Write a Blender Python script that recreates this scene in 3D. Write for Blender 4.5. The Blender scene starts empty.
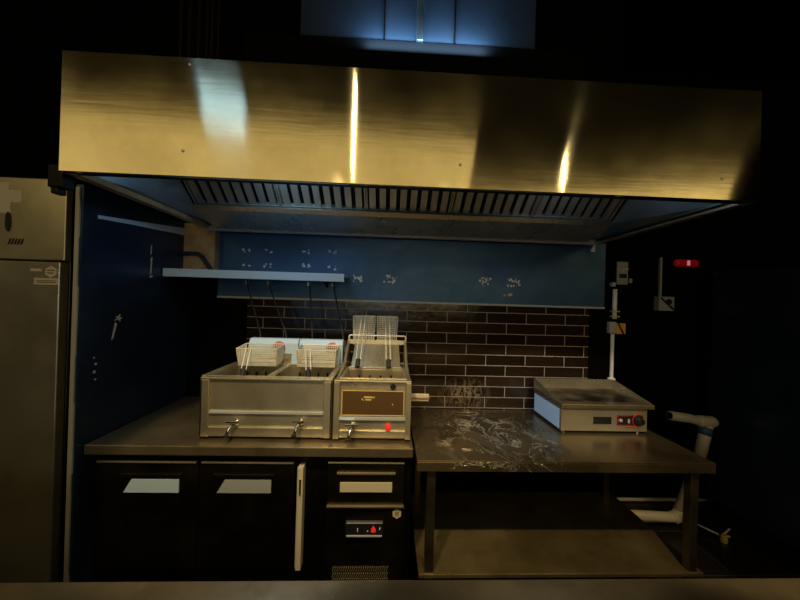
import bpy, bmesh, math, random
from mathutils import Vector, Matrix
random.seed(4)
S = bpy.context.scene
COL = S.collection
PI = math.pi

# ------------------------------------------------------------------ camera
cd = bpy.data.cameras.new('camera'); cam = bpy.data.objects.new('camera', cd); COL.objects.link(cam)
S.camera = cam
cd.sensor_fit = 'HORIZONTAL'; cd.sensor_width = 36.0; cd.lens = 308.13 / 800 * 36
cd.clip_start = 0.02
yaw, pitch, roll = 0.03873, 0.00211, 0.0296
F = Vector((math.sin(yaw) * math.cos(pitch), math.cos(yaw) * math.cos(pitch), math.sin(pitch)))
R0 = Vector((math.cos(yaw), -math.sin(yaw), 0)); U0 = R0.cross(F)
Rv = R0 * math.cos(roll) + U0 * math.sin(roll); Uv = U0 * math.cos(roll) - R0 * math.sin(roll)
M4 = Matrix((Rv, Uv, -F)).transposed().to_4x4(); M4.translation = Vector((0, 0, 1.4801))
cam.matrix_world = M4

# ------------------------------------------------------------------ world, view, lights
w = bpy.data.worlds.new('world'); S.world = w; w.use_nodes = True
w.node_tree.nodes['Background'].inputs[0].default_value = (0.30, 0.36, 0.5, 1)
w.node_tree.nodes['Background'].inputs[1].default_value = 0.0
S.view_settings.view_transform = 'Standard'; S.view_settings.look = 'None'
S.view_settings.exposure = 0.0; S.view_settings.gamma = 1.0; S.view_settings.use_curve_mapping = False

WARM = (1.0, 0.74, 0.34); GOLD = (1.0, 0.76, 0.30); COOL = (0.38, 0.68, 1.0)

def area(name, loc, target, size, power, color, size_y=None, spread=PI):
    l = bpy.data.lights.new(name, 'AREA'); l.energy = power; l.color = color; l.spread = spread
    l.size = size
    if size_y: l.shape = 'RECTANGLE'; l.size_y = size_y
    o = bpy.data.objects.new(name, l); COL.objects.link(o); o.location = loc
    o.rotation_euler = (Vector(target) - Vector(loc)).to_track_quat('-Z', 'Y').to_euler()
    return o

def ball(name, loc, power, color, r=0.05):
    l = bpy.data.lights.new(name, 'POINT'); l.energy = power; l.color = color; l.shadow_soft_size = r
    o = bpy.data.objects.new(name, l); COL.objects.link(o); o.location = loc
    return o

def spot_lamp(name, loc, target, power, color, angle, r=0.03):
    l = bpy.data.lights.new(name, 'SPOT'); l.energy = power; l.color = color; l.spot_size = math.radians(angle); l.spot_blend = 0.25; l.shadow_soft_size = r
    o = bpy.data.objects.new(name, l); COL.objects.link(o); o.location = loc
    o.rotation_euler = (Vector(target) - Vector(loc)).to_track_quat('-Z', 'Y').to_euler()

def tube_lamp(name, a, b, width, power, color):
    a, b = Vector(a), Vector(b); l = bpy.data.lights.new(name, 'AREA'); l.shape = 'RECTANGLE'; l.size = width; l.size_y = (b - a).length
    l.energy = power; l.color = color
    o = bpy.data.objects.new(name, l); COL.objects.link(o); o.location = (a + b) / 2
    o.rotation_euler = (0, 0, math.atan2(b.y - a.y, b.x - a.x) - PI / 2)

tube_lamp('warm_tube', (-0.285, -0.29, 2.40), (-0.165, 0.64, 2.40), 0.012, 1.1, (1.0, 0.80, 0.42))
tube_lamp('warm_tube_right', (1.37, -0.45, 2.40), (1.07, 0.07, 2.40), 0.012, 0.6, (1.0, 0.80, 0.42))
spot_lamp('fill_spot_left', (-0.32, 0.22, 2.42), (-0.32, 1.22, 0.9), 72, (1.0, 0.77, 0.42), 44)  # added fill spots, brighten the worktops under the hood
spot_lamp('fill_spot_middle', (0.32, 0.22, 2.42), (0.36, 1.22, 0.9), 32, (1.0, 0.75, 0.38), 44)
spot_lamp('fill_spot_right', (1.0, 0.22, 2.42), (0.95, 1.22, 0.9), 62, (1.0, 0.75, 0.38), 44)
spot_lamp('cool_fill_spot', (-1.0, 0.22, 2.42), (0.86, 1.62, 0.92), 75, (0.45, 0.70, 1.0), 16)  # added spot, brightens the film on the griddle's side
area('cool_panel_left', (-1.35, -0.55, 2.95), (-0.6, 0.8, 1.0), 0.3, 0.6, COOL)
area('cool_fill', (-0.8, -2.9, 1.35), (0, 2, 1.6), 2.2, 2.4, COOL, 0.8)  # unseen cool fill added to light the blue wall panel
area('hood_fill', (-0.45, 1.28, 2.02), (-0.45, 1.35, 0), 0.25, 1.25, COOL)  # unseen fill added inside the hood for panel, partition and filters
area('hood_fill_right', (0.75, 1.25, 2.04), (0.95, 1.3, 0), 0.2, 0.3, (0.6, 0.8, 1.0))  # added fill for the hood's right inner panel
area('added_warm_glow', (-1.4, -1.4, 2.75), (-1.2, 1.0, 1.6), 4.6, 12, GOLD, 1.0)  # unseen glow panel added for the golden reflection on the fascia
area('added_warm_glow_right', (2.3, -1.85, 2.62), (1.2, 1.0, 1.5), 3.0, 5.5, GOLD, 0.5)  # added panel, carries the golden reflection on to the right
area('warm_low', (0.4, -3.0, 1.75), (0.2, 1.5, 1.1), 2.6, 11, (1.0, 0.74, 0.36), 0.7)  # unseen warm fill added to brighten the appliance fronts
area('duct_lamp', (0.13, 1.255, 2.53), (0.13, 1.3, 2.64), 0.5, 7.0, (0.38, 0.66, 1.0), 0.015)

# ------------------------------------------------------------------ materials
def mat(name, col, rough=0.5, metal=0.0, spec=0.5, **k):
    m = bpy.data.materials.new(name); m.use_nodes = True
    b = m.node_tree.nodes['Principled BSDF']
    b.inputs['Base Color'].default_value = (*col, 1); b.inputs['Roughness'].default_value = rough
    b.inputs['Metallic'].default_value = metal; b.inputs['Specular IOR Level'].default_value = spec
    if 'emit' in k:
        b.inputs['Emission Color'].default_value = (*k['emit'], 1); b.inputs['Emission Strength'].default_value = k.get('es', 1)
    return m

def nd(m, t, **props):
    n = m.node_tree.nodes.new(t)
    for a, v in props.items(): setattr(n, a, v)
    return n

def lk(m, a, b): m.node_tree.links.new(a, b)

def ramp(m, fac, stops):
    r = nd(m, 'ShaderNodeValToRGB'); lk(m, fac, r.inputs[0]); cr = r.color_ramp
    while len(cr.elements) < len(stops): cr.elements.new(0.5)
    for e, (p, c) in zip(cr.elements, stops):
        e.position = p; e.color = (*c, 1) if len(c) == 3 else c
    return r.outputs[0]

def coords(m, scale, rot=(0, 0, 0), loc=(0, 0, 0)):
    tc = nd(m, 'ShaderNodeTexCoord'); mp = nd(m, 'ShaderNodeMapping')
    mp.inputs['Scale'].default_value = scale; mp.inputs['Rotation'].default_value = rot; mp.inputs['Location'].default_value = loc
    lk(m, tc.outputs['Object'], mp.inputs[0]); return mp.outputs[0]

def noise(m, vec, sc, detail=4, rough=0.55, dist=0.0):
    n = nd(m, 'ShaderNodeTexNoise'); n.inputs['Scale'].default_value = sc; n.inputs['Detail'].default_value = detail
    n.inputs['Roughness'].default_value = rough; n.inputs['Distortion'].default_value = dist
    lk(m, vec, n.inputs['Vector']); return n.outputs['Fac']

def bumpn(m, h, strength, dist=0.01, chain=None):
    b = nd(m, 'ShaderNodeBump'); b.inputs['Strength'].default_value = strength; b.inputs['Distance'].default_value = dist
    lk(m, h, b.inputs['Height'])
    if chain: lk(m, chain, b.inputs['Normal'])
    return b.outputs[0]

def steel(name, c1, c2, r=(0.25, 0.42), brush=(1, 60, 60), aniso=0.0, wave=0.15, wsc=5.0, metal=1.0, stain=3.0, wvec=(1, 1, 1)):
    m = mat(name, c1, r[0], metal); b = m.node_tree.nodes['Principled BSDF']
    v = coords(m, (1, 1, 1)); vb = coords(m, brush)
    st = noise(m, v, stain, 6, 0.6); lk(m, ramp(m, st, [(0.3, c1), (0.7, c2)]), b.inputs['Base Color'])
    fi = noise(m, vb, 5, 2)
    mr = nd(m, 'ShaderNodeMapRange'); lk(m, noise(m, v, stain * 2.3, 5), mr.inputs[0])
    mr.inputs[1].default_value = 0.3; mr.inputs[2].default_value = 0.7
    mr.inputs[3].default_value = r[0]; mr.inputs[4].default_value = r[1]; lk(m, mr.outputs[0], b.inputs['Roughness'])
    b1 = bumpn(m, fi, 0.03, 0.001); b2 = bumpn(m, noise(m, coords(m, wvec), wsc, 3), wave, 0.02, b1)
    lk(m, b2, b.inputs['Normal'])
    if aniso:
        b.inputs['Anisotropic'].default_value = aniso
        tv = nd(m, 'ShaderNodeCombineXYZ'); tv.inputs[2].default_value = 1.0; lk(m, tv.outputs[0], b.inputs['Tangent'])
    return m

M = {}
M['fascia'] = steel('fascia_steel', (0.50, 0.43, 0.28), (0.72, 0.64, 0.45), (0.085, 0.12), (1, 1, 24), 1.0, 0.014, 2.2, 1.0, 3.0, (1, 1, 14))
M['steel'] = steel('brushed_steel', (0.48, 0.41, 0.26), (0.78, 0.72, 0.56), (0.24, 0.40), (2, 90, 90), 0, 0.05, 5, 0.8, 2.2)
M['top_steel'] = steel('worktop_steel', (0.26, 0.20, 0.11), (0.46, 0.38, 0.24), (0.24, 0.42), (3, 80, 3), 0, 0.22, 6, 0.8)
M['shaded_steel'] = steel('shaded_door_steel', (0.06, 0.05, 0.032), (0.09, 0.075, 0.045), (0.32, 0.5), (2, 60, 60), 0, 0.05, 4)  # shaded copy of the steel, darkness put into the colour
M['leg_steel'] = steel('leg_steel', (0.20, 0.17, 0.12), (0.26, 0.22, 0.15), (0.35, 0.5), (60, 60, 2))
M['black_steel'] = steel('black_steel', (0.02, 0.02, 0.02), (0.03, 0.03, 0.03), (0.4, 0.55), (2, 60, 60))
M['blue_sheet'] = steel('blue_sheet', (0.035, 0.095, 0.22), (0.07, 0.16, 0.32), (0.35, 0.5), (60, 60, 2), 0, 0.15, 6, 0.55)
M['blue_dark'] = steel('blue_dark_sheet', (0.025, 0.045, 0.085), (0.06, 0.095, 0.16), (0.28, 0.42), (60, 60, 2), 0, 0.12, 4, 0.8)
M['duct'] = steel('duct_steel', (0.015, 0.025, 0.04), (0.022, 0.035, 0.05), (0.4, 0.5), (60, 60, 2), 0, 0.1, 6, 0.3)
M['hood_in'] = steel('hood_inner_steel', (0.30, 0.36, 0.40), (0.44, 0.50, 0.55), (0.3, 0.45), (60, 2, 60), 0, 0.08, 5)
M['shelf_steel'] = steel('shelf_steel', (0.15, 0.11, 0.05), (0.34, 0.27, 0.14), (0.25, 0.42), (3, 60, 3), 0, 0.2, 5, 0.7, 4)
M['gutter'] = steel('gutter_steel', (0.55, 0.50, 0.40), (0.66, 0.60, 0.48), (0.25, 0.32), (1, 90, 90), 0, 0.0, 3, 0.8)
M['filter'] = steel('filter_steel', (0.50, 0.50, 0.47), (0.66, 0.64, 0.58), (0.35, 0.5), (60, 2, 60), 0, .05, 5, 0.6)
M['film'] = mat('pale_blue_film', (0.55, 0.74, 0.95), 0.35, 0.0)
M['white'] = mat('white_plastic', (0.85, 0.86, 0.86), 0.3)
M['rust'] = mat('rusty_paint', (0.012, 0.006, 0.003), 0.7, 0, 0.1)
M['cream'] = mat('cream_paint', (0.5, 0.47, 0.36), 0.5)
M['pvc'] = mat('grey_white_pvc', (0.62, 0.56, 0.45), 0.45)
M['black'] = mat('black_plastic', (0.012, 0.012, 0.012), 0.45)
M['rubber'] = mat('black_rubber', (0.02, 0.02, 0.02), 0.7)
M['wire'] = mat('basket_wire', (0.90, 0.86, 0.74), 0.35, 0.1)
M['chrome'] = mat('chrome', (0.8, 0.78, 0.72), 0.16, 1.0)
M['brown'] = mat('brown_enamel', (0.10, 0.055, 0.02), 0.35)
M['gold'] = mat('gold_line', (0.75, 0.55, 0.15), 0.4)
M['red'] = mat('red_plastic', (0.75, 0.03, 0.02), 0.4)
M['redglow'] = mat('red_lamp', (0.5, 0.02, 0.02), 0.4, emit=(1, 0.03, 0.02), es=0.45)
M['beacon'] = mat('beacon_red', (0.2, 0.003, 0.006), 0.4, emit=(1, 0.01, 0.015), es=0.07)
M['beaconcore'] = mat('beacon_core', (0.8, 0.4, 0.5), 0.4, emit=(1, 0.35, 0.45), es=0.35)
M['pinkred'] = mat('faded_red', (0.62, 0.15, 0.10), 0.45)
M['label'] = mat('label_paper', (0.62, 0.56, 0.42), 0.6)
M['ink'] = mat('label_ink', (0.25, 0.17, 0.08), 0.6)
M['orange'] = mat('orange_sticker', (0.75, 0.38, 0.06), 0.5)
M['greybox'] = mat('grey_box', (0.42, 0.45, 0.48), 0.45)
M['yellow'] = mat('yellow_valve', (0.8, 0.6, 0.06), 0.4)
M['void'] = mat('unlit_black', (0.002, 0.002, 0.0022), 0.8, 0, 0.05)  # near-black colour standing in for unlit walls and shade
M['oil'] = mat('old_oil', (0.02, 0.012, 0.004), 0.05)

# wrinkled prep table worktop; pale highlights along the ridges are painted into the colour
def wrinkled():
    m = mat('wrinkled_steel', (0.45, 0.40, 0.32), 0.27, 0.8); b = m.node_tree.nodes['Principled BSDF']
    v = coords(m, (1, 1, 1))
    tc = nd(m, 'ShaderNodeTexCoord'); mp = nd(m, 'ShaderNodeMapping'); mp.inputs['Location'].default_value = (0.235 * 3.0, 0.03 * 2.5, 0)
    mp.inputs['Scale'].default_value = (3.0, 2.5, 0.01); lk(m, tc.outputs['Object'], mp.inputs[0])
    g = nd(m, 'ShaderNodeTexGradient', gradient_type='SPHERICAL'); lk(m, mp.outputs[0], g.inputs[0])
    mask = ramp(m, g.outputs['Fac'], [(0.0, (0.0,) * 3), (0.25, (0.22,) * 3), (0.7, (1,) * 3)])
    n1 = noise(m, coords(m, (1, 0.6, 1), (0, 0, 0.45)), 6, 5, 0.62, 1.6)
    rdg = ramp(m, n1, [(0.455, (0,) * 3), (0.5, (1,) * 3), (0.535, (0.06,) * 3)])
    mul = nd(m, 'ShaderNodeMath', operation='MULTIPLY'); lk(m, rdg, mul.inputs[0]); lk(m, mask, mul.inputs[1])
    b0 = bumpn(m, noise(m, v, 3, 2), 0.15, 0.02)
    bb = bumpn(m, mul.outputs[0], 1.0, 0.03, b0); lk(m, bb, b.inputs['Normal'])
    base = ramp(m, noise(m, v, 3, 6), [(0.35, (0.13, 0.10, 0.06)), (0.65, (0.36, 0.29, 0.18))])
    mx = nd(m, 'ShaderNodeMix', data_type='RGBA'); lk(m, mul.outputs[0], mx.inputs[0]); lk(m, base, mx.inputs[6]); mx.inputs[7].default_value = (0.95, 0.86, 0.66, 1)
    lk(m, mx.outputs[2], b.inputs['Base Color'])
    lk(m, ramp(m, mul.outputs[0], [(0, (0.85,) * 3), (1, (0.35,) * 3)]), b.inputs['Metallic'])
    return m
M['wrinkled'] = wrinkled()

def tile():
    m = mat('brown_brick_tile', (0.05, 0.03, 0.02), 0.2); b = m.node_tree.nodes['Principled BSDF']
    tc = nd(m, 'ShaderNodeTexCoord'); sx = nd(m, 'ShaderNodeSeparateXYZ'); cx = nd(m, 'ShaderNodeCombineXYZ')
    lk(m, tc.outputs['Object'], sx.inputs[0]); lk(m, sx.outputs[0], cx.inputs[0]); lk(m, sx.outputs[2], cx.inputs[1])
    mp = nd(m, 'ShaderNodeMapping'); mp.inputs['Location'].default_value = (0.2352 * 20 - 0.231, 0.0622 * 40 - 1.3630, 0)
    lk(m, cx.outputs[0], mp.inputs[0])
    br = nd(m, 'ShaderNodeTexBrick'); br.offset = 0.5; lk(m, mp.outputs[0], br.inputs['Vector'])
    br.inputs['Scale'].default_value = 1.0; br.inputs['Brick Width'].default_value = 0.2352; br.inputs['Row Height'].default_value = 0.0622
    br.inputs['Mortar Size'].default_value = 0.0022; br.inputs['Mortar Smooth'].default_value = 0.1
    br.inputs['Color1'].default_value = (0.015, 0.009, 0.005, 1); br.inputs['Color2'].default_value = (0.030, 0.016, 0.008, 1)
    br.inputs['Mortar'].default_value = (0.34, 0.30, 0.26, 1)
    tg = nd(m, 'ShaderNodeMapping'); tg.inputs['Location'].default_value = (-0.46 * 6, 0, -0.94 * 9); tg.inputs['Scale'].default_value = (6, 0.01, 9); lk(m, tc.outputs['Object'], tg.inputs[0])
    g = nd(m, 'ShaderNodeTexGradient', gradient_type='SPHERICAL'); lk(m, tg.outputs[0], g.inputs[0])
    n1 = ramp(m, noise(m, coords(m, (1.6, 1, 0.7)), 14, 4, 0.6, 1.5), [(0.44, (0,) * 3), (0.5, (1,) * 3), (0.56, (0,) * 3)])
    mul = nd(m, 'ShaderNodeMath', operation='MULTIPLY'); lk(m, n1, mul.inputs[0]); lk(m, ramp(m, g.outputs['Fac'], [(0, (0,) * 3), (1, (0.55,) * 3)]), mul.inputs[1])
    mx = nd(m, 'ShaderNodeMix', data_type='RGBA'); lk(m, mul.outputs[0], mx.inputs[0]); lk(m, br.outputs['Color'], mx.inputs[6]); mx.inputs[7].default_value = (0.6, 0.5, 0.36, 1)  # pale streaks mixed into the tile colour imitate glints of light
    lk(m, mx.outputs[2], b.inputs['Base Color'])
    r = ramp(m, br.outputs['Fac'], [(0, (0.16,) * 3), (1, (0.8,) * 3)]); lk(m, r, b.inputs['Roughness'])
    inv = nd(m, 'ShaderNodeMath', operation='SUBTRACT'); inv.inputs[0].default_value = 1; lk(m, br.outputs['Fac'], inv.inputs[1])
    b1 = bumpn(m, inv.outputs[0], 0.5, 0.003); b2 = bumpn(m, noise(m, coords(m, (1, 1, 1)), 16, 2), 0.12, 0.01, b1)
    lk(m, b2, b.inputs['Normal']); return m
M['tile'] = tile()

def floor_m():
    m = mat('dark_floor_tile', (0.03, 0.027, 0.022), 0.3); b = m.node_tree.nodes['Principled BSDF']
    br = nd(m, 'ShaderNodeTexBrick'); br.offset = 0.0; lk(m, coords(m, (1, 1, 1)), br.inputs['Vector'])
    br.inputs['Scale'].default_value = 1.0; br.inputs['Brick Width'].default_value = 0.33; br.inputs['Row Height'].default_value = 0.33
    br.inputs['Mortar Size'].default_value = 0.004
    br.inputs['Color1'].default_value = (0.016, 0.013, 0.010, 1); br.inputs['Color2'].default_value = (0.022, 0.018, 0.012, 1)
    br.inputs['Mortar'].default_value = (0.06, 0.05, 0.04, 1); lk(m, br.outputs['Color'], b.inputs['Base Color'])
    return m
M['floor'] = floor_m()

def tan_board():
    m = mat('bare_board', (0.42, 0.27, 0.13), 0.7); b = m.node_tree.nodes['Principled BSDF']
    lk(m, ramp(m, noise(m, coords(m, (1, 1, 1)), 14, 6), [(0.35, (0.50, 0.34, 0.17)), (0.62, (0.34, 0.21, 0.10)), (0.75, (0.06, 0.04, 0.03))]), b.inputs['Base Color'])
    return m
M['tan'] = tan_board()

# ------------------------------------------------------------------ mesh helpers
class MB:
    def __init__(s): s.bm = bmesh.new()
    def poly(s, pts, faces):
        vs = [s.bm.verts.new(p) for p in pts]
        for f in faces:
            try: s.bm.faces.new([vs[i] for i in f])
            except ValueError: pass
        return s
    def hexa(s, p):   # 8 points: bottom ring of 4 (ccw), top ring of 4
        return s.poly(p, [(3, 2, 1, 0), (4, 5, 6, 7), (0, 1, 5, 4), (1, 2, 6, 5), (2, 3, 7, 6), (3, 0, 4, 7)])
    def box(s, x0, x1, y0, y1, z0, z1):
        if x0 > x1: x0, x1 = x1, x0
        if y0 > y1: y0, y1 = y1, y0
        if z0 > z1: z0, z1 = z1, z0
        return s.hexa([(x0, y0, z0), (x1, y0, z0), (x1, y1, z0), (x0, y1, z0), (x0, y0, z1), (x1, y0, z1), (x1, y1, z1), (x0, y1, z1)])
    def prism(s, prof, a0, a1, axis='x'):   # profile points, extruded along axis; x: (y,z)  y: (x,z)  z: (x,y)
        f = {'x': lambda u, v, a: (a, u, v), 'y': lambda u, v, a: (u, a, v), 'z': lambda u, v, a: (u, v, a)}[axis]
        n = len(prof); pts = [f(u, v, a0) for u, v in prof] + [f(u, v, a1) for u, v in prof]
        return s.poly(pts, [tuple(range(n))[::-1], tuple(range(n, 2 * n))] + [(i, (i + 1) % n, n + (i + 1) % n, n + i) for i in range(n)])
    def tube(s, path, r, n=12, caps=True, r2=None):
        path = [Vector(p) for p in path]; rings = []
        ref = None
        for i, p in enumerate(path):
            if i == 0: d = path[1] - p
            elif i == len(path) - 1: d = p - path[-2]
            else: d = (path[i + 1] - p).normalized() + (p - path[i - 1]).normalized()
            d.normalize()
            if ref is None:
                ref = d.orthogonal().normalized()
            ref = (ref - d * ref.dot(d)).normalized(); q = d.cross(ref)
            rr = r if r2 is None else r + (r2 - r) * i / (len(path) - 1)
            k = 1.0
            rings.append([s.bm.verts.new(p + (ref * math.cos(2 * PI * j / n) + q * math.sin(2 * PI * j / n)) * rr * k) for j in range(n)])
        for a, b in zip(rings, rings[1:]):
            for j in range(n): s.bm.faces.new((a[j], a[(j + 1) % n], b[(j + 1) % n], b[j]))
        if caps:
            s.bm.faces.new(rings[0][::-1]); s.bm.faces.new(rings[-1])
        return s
    def lathe(s, c, axis, prof, n=24):    # prof: (radius, height along axis)
        ax = Vector(axis).normalized(); u = ax.orthogonal().normalized(); v = ax.cross(u); c = Vector(c); rings = []
        for r, h in prof:
            rings.append([s.bm.verts.new(c + ax * h + (u * math.cos(2 * PI * j / n) + v * math.sin(2 * PI * j / n)) * max(r, 1e-5)) for j in range(n)])
        for a, b in zip(rings, rings[1:]):
            for j in range(n): s.bm.faces.new((a[j], a[(j + 1) % n], b[(j + 1) % n], b[j]))
        s.bm.faces.new(rings[0][::-1]); s.bm.faces.new(rings[-1]); return s
    def build(s, name, m, parent=None, bevel=0.0, smooth=False, seg=2):
        bmesh.ops.recalc_face_normals(s.bm, faces=s.bm.faces)
        me = bpy.data.meshes.new(name); s.bm.to_mesh(me); s.bm.free()
        me.materials.append(M[m] if isinstance(m, str) else m)
        if smooth:
            for p in me.polygons: p.use_smooth = True
        o = bpy.data.objects.new(name, me); COL.objects.link(o)
        if parent:
            o.parent = parent; o.matrix_parent_inverse = Matrix.Identity(4)
            off = parent_loc(parent)
            for v in me.vertices: v.co -= off
        if bevel:
            b = o.modifiers.new('bevel', 'BEVEL'); b.width = bevel; b.segments = seg; b.limit_method = 'ANGLE'
        return o

def parent_loc(p):
    v = Vector((0, 0, 0))
    while p is not None:
        v += p.location; p = p.parent
    return v

def bend(pts, r, n=5):
    """polyline with rounded corners"""
    pts = [Vector(p) for p in pts]; out = [pts[0]]
    for a, b, c in zip(pts, pts[1:], pts[2:]):
        d1 = (a - b).normalized() * r; d2 = (c - b).normalized() * r
        for i in range(n + 1):
            t = i / n; out.append((b + d1) * (1 - t) ** 2 + b * 2 * t * (1 - t) + (b + d2) * t * t)
    out.append(pts[-1]); return out

def tag(o, label, cat, group=None):
    o['label'] = label; o['category'] = cat
    if group: o['group'] = group
    return o

def thing(name, label, cat, loc=(0, 0, 0), group=None):
    o = bpy.data.objects.new(name, None); COL.objects.link(o); o.location = loc; o.empty_display_size = 0.05
    return tag(o, label, cat, group)

def struct(o, label=None):
    o['kind'] = 'structure'
    if label: o['label'] = label; 
    return o

# ------------------------------------------------------------------ setting
WY = 1.79
struct(MB().box(-4.2, 4.4, -3.2, 2.6, -0.1, 0).build('floor', 'floor'))
struct(MB().box(-4.2, 4.4, -3.2, 2.6, 3.3, 3.4).build('ceiling', 'void'))
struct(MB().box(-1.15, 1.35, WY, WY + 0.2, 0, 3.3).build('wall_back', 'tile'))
struct(MB().box(1.35, 4.4, 2.3, 2.4, 0, 3.3).build('wall_recess', 'void'))
struct(MB().box(-4.2, -1.15, WY + 0.1, WY + 0.2, 0, 3.3).build('wall_back_left', 'void'))
struct(MB().box(-4.3, -4.2, -3.2, 2.6, 0, 3.3).build('wall_left', 'void'))
struct(MB().box(4.3, 4.4, -3.2, 2.6, 0, 3.3).build('wall_right', 'void'))
struct(MB().box(-4.2, 4.4, -3.3, -3.2, 0, 3.3).build('wall_front', 'void'))
# near-black sheets above, beside and below the visible tiles
struct(MB().box(-1.15, 1.35, WY - 0.006, WY, 1.86, 3.3).build('shade_sheet_1', 'void'))
struct(MB().box(-1.125, -0.80, WY - 0.004, WY, 0.0, 1.60).build('shade_sheet_2', 'void'))  # black sheet standing in for shade over the left tiles
struct(MB().box(1.20, 1.35, WY - 0.004, WY, 0.0, 1.86).build('shade_sheet_3', 'void'))
struct(MB().box(-.80, 1.20, WY - 0.004, WY, 0.0, 0.84).build('shade_sheet_6', 'void'))  # black sheet paints in the shade below the table
struct(MB().box(1.35, 1.356, WY, 2.3, 0.0, 3.3).build('shade_sheet_4', 'void'))
struct(MB().tube([(1.36, 2.28, 0.018), (2.9, 2.28, 0.018)], 0.012).build('baseboard_recess', 'cream'))

# steel partition on the left, blue film still on it
pt = struct(MB().box(-1.150, -1.125, 1.172, WY, 0, 1.87).build('wall_partition', 'blue_dark'))
t = thing('corner_edging', 'thin chipped white edging strip running down the partition beside the tall fridge', 'edging', (-1.14, 1.168, 0))
seg = []; z = 0.0
mb = MB()
while z < 1.86:
    z2 = min(1.86, z + random.uniform(0.05, 0.2)); wv = random.uniform(-0.002, 0.002)
    mb.box(-1.147 , -1.133 + wv, 1.166, 1.172, z, z2); z = z2
mb.build('strip', 'cream', t)
o = MB().box(-1.125, -0.96, WY - 0.06, WY - 0.001, 1.60, 1.87).build('trim_5', 'tan'); struct(o)
tag(MB().tube(bend([(-1.12, WY - 0.075, 1.70), (-1.03, WY - 0.075, 1.705), (-0.955, WY - 0.075, 1.60)], 0.03), 0.011).build('cable', 'rubber'),
    'thick black cable curving down over the bare tan board in the corner', 'cable')
tag(MB().prism([(1.23, 1.775), (1.74, 1.842), (1.75, 1.802), (1.68, 1.800), (1.40, 1.778), (1.23, 1.762)], -1.125, -1.1225).build('highlight_strip', 'film'),  # added pale strip standing in for a highlight on the partition
    'painted bluish highlight along the top of the left partition under the hood', 'highlight')
mb = MB()
for (y, z, a, b) in [(1.50, 1.685, .004, .022), (1.503, 1.64, .006, .012), (1.502, 1.60, .005, .03), (1.504, 1.56, .01, .006)]:
    mb.prism([(y - a, z - b), (y + a * .6, z - b * .8), (y + a, z + b), (y - a * .4, z + b * .9)], -1.125, -1.1235)
tag(mb.build('scratch_mark', 'cream'), 'tall pale scratch on the blue left partition above the shelf level', 'scratch')
mb = MB()
star = []
for i in range(10):
    rr = (0.022, 0.008)[i % 2] * random.uniform(.7, 1.2); star.append((1.335 + rr * math.cos(i * PI / 5), 1.373 + rr * math.sin(i * PI / 5) * 0.7))
mb.prism(star, -1.125, -1.1235); mb.prism([(1.318, 1.355), (1.328, 1.35), (1.312, 1.29), (1.304, 1.285)], -1.125, -1.1235)
tag(mb.build('torn_film_mark', 'cream'), 'small star-shaped tear in the film low on the left partition', 'tear')
mb = MB(); 
for (y, z, r) in [(1.24, 1.20, .006), (1.235, 1.17, .007), (1.24, 1.14, .005), (1.232, 1.225, .004)]:
    mb.lathe((-1.1255, y, z), (1, 0, 0), [(r, 0), (r * .8, .0015)], 8)
tag(mb.build('splash_mark', 'greybox'), 'cluster of pale splashes on the dark partition beside the counter end', 'stain')

# blue splash panel on the wall
t = thing('wall_cladding', 'wide blue-filmed steel panel on the wall between the hood and the brick tiles', 'wall panel', (0.15, WY, 1.45))
MB().box(-0.965, 1.285, WY - 0.006, WY - 0.0005, 1.478, 1.856).build('sheet', 'blue_sheet', t)
MB().box(-0.965, 1.285, WY - 0.012, WY - 0.0005, 1.466, 1.478).build('edge_strip', 'greybox', t, 0.001)

# patches of glue where fittings were taken down
def patch(cx, cz, w_, h_, label, mode):
    t = thing('glue_patch', label, 'glue mark', (cx, WY - 0.006, cz), 'glue patches on the blue wall panel')
    mb = MB()
    if mode == 'tall':
        spots = [(sx * w_ * .3 + random.uniform(-.006, .006), sz * h_ * .42 + random.uniform(-.01, .01)) for sx in (-1, 1) for sz in (-1, 1) for k in range(3)]
    else:
        spots = [(random.uniform(-w_ / 2, w_ / 2), random.uniform(-h_ / 2, h_ / 2)) for k in range(18)]
    for sx, sz in spots:
        r = random.uniform(.0035, .008)
        mb.lathe((cx + sx, WY - 0.0065, cz + sz), (0, -1, 0), [(r, 0), (r * .85, .002), (r * .3, .0035)], 8)
    g_ = mb.build('glue_blob', 'white', t, smooth=True); g_['kind'] = 'stuff'
P_ = 'glue_blob'
patch(-0.811, 1.700, .05, .10, 'tall patch of dried glue leftmost on the blue panel above the shelf', 'tall')
patch(-0.689, 1.698, .05, .10, 'tall patch of dried glue second from the left above the shelf', 'tall')
patch(-0.473, 1.704, .05, .10, 'thin patch of dried glue dots third from the left above the shelf', 'tall')
patch(-0.330, 1.703, .055, .11, 'tall glue patch above the right end of the wall shelf', 'tall')
patch(-0.177, 1.604, .05, .045, 'small square glue patch just right of the wall shelf end', 'q')
patch(0.008, 1.604, .08, .05, 'glue patch above the baskets of the single fryer', 'q')
patch(0.560, 1.604, .07, .05, 'glue patch on the right half of the blue panel, left one of the pair', 'q')
patch(0.735, 1.604, .08, .05, 'glue patch furthest right on the blue panel with yellowish specks under it', 'q')
mb = MB()
for dx, r in ((-.028, .007), (0.0, .01), (.012, .008)): mb.lathe((.71 + dx, WY - .0065, 1.533 + dx * .1), (0, -1, 0), [(r, 0), (r * .6, .004)], 8)
tag(mb.build('glue_speck', 'label'), 'yellowish specks of old glue below the rightmost glue patch', 'glue mark')

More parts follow.
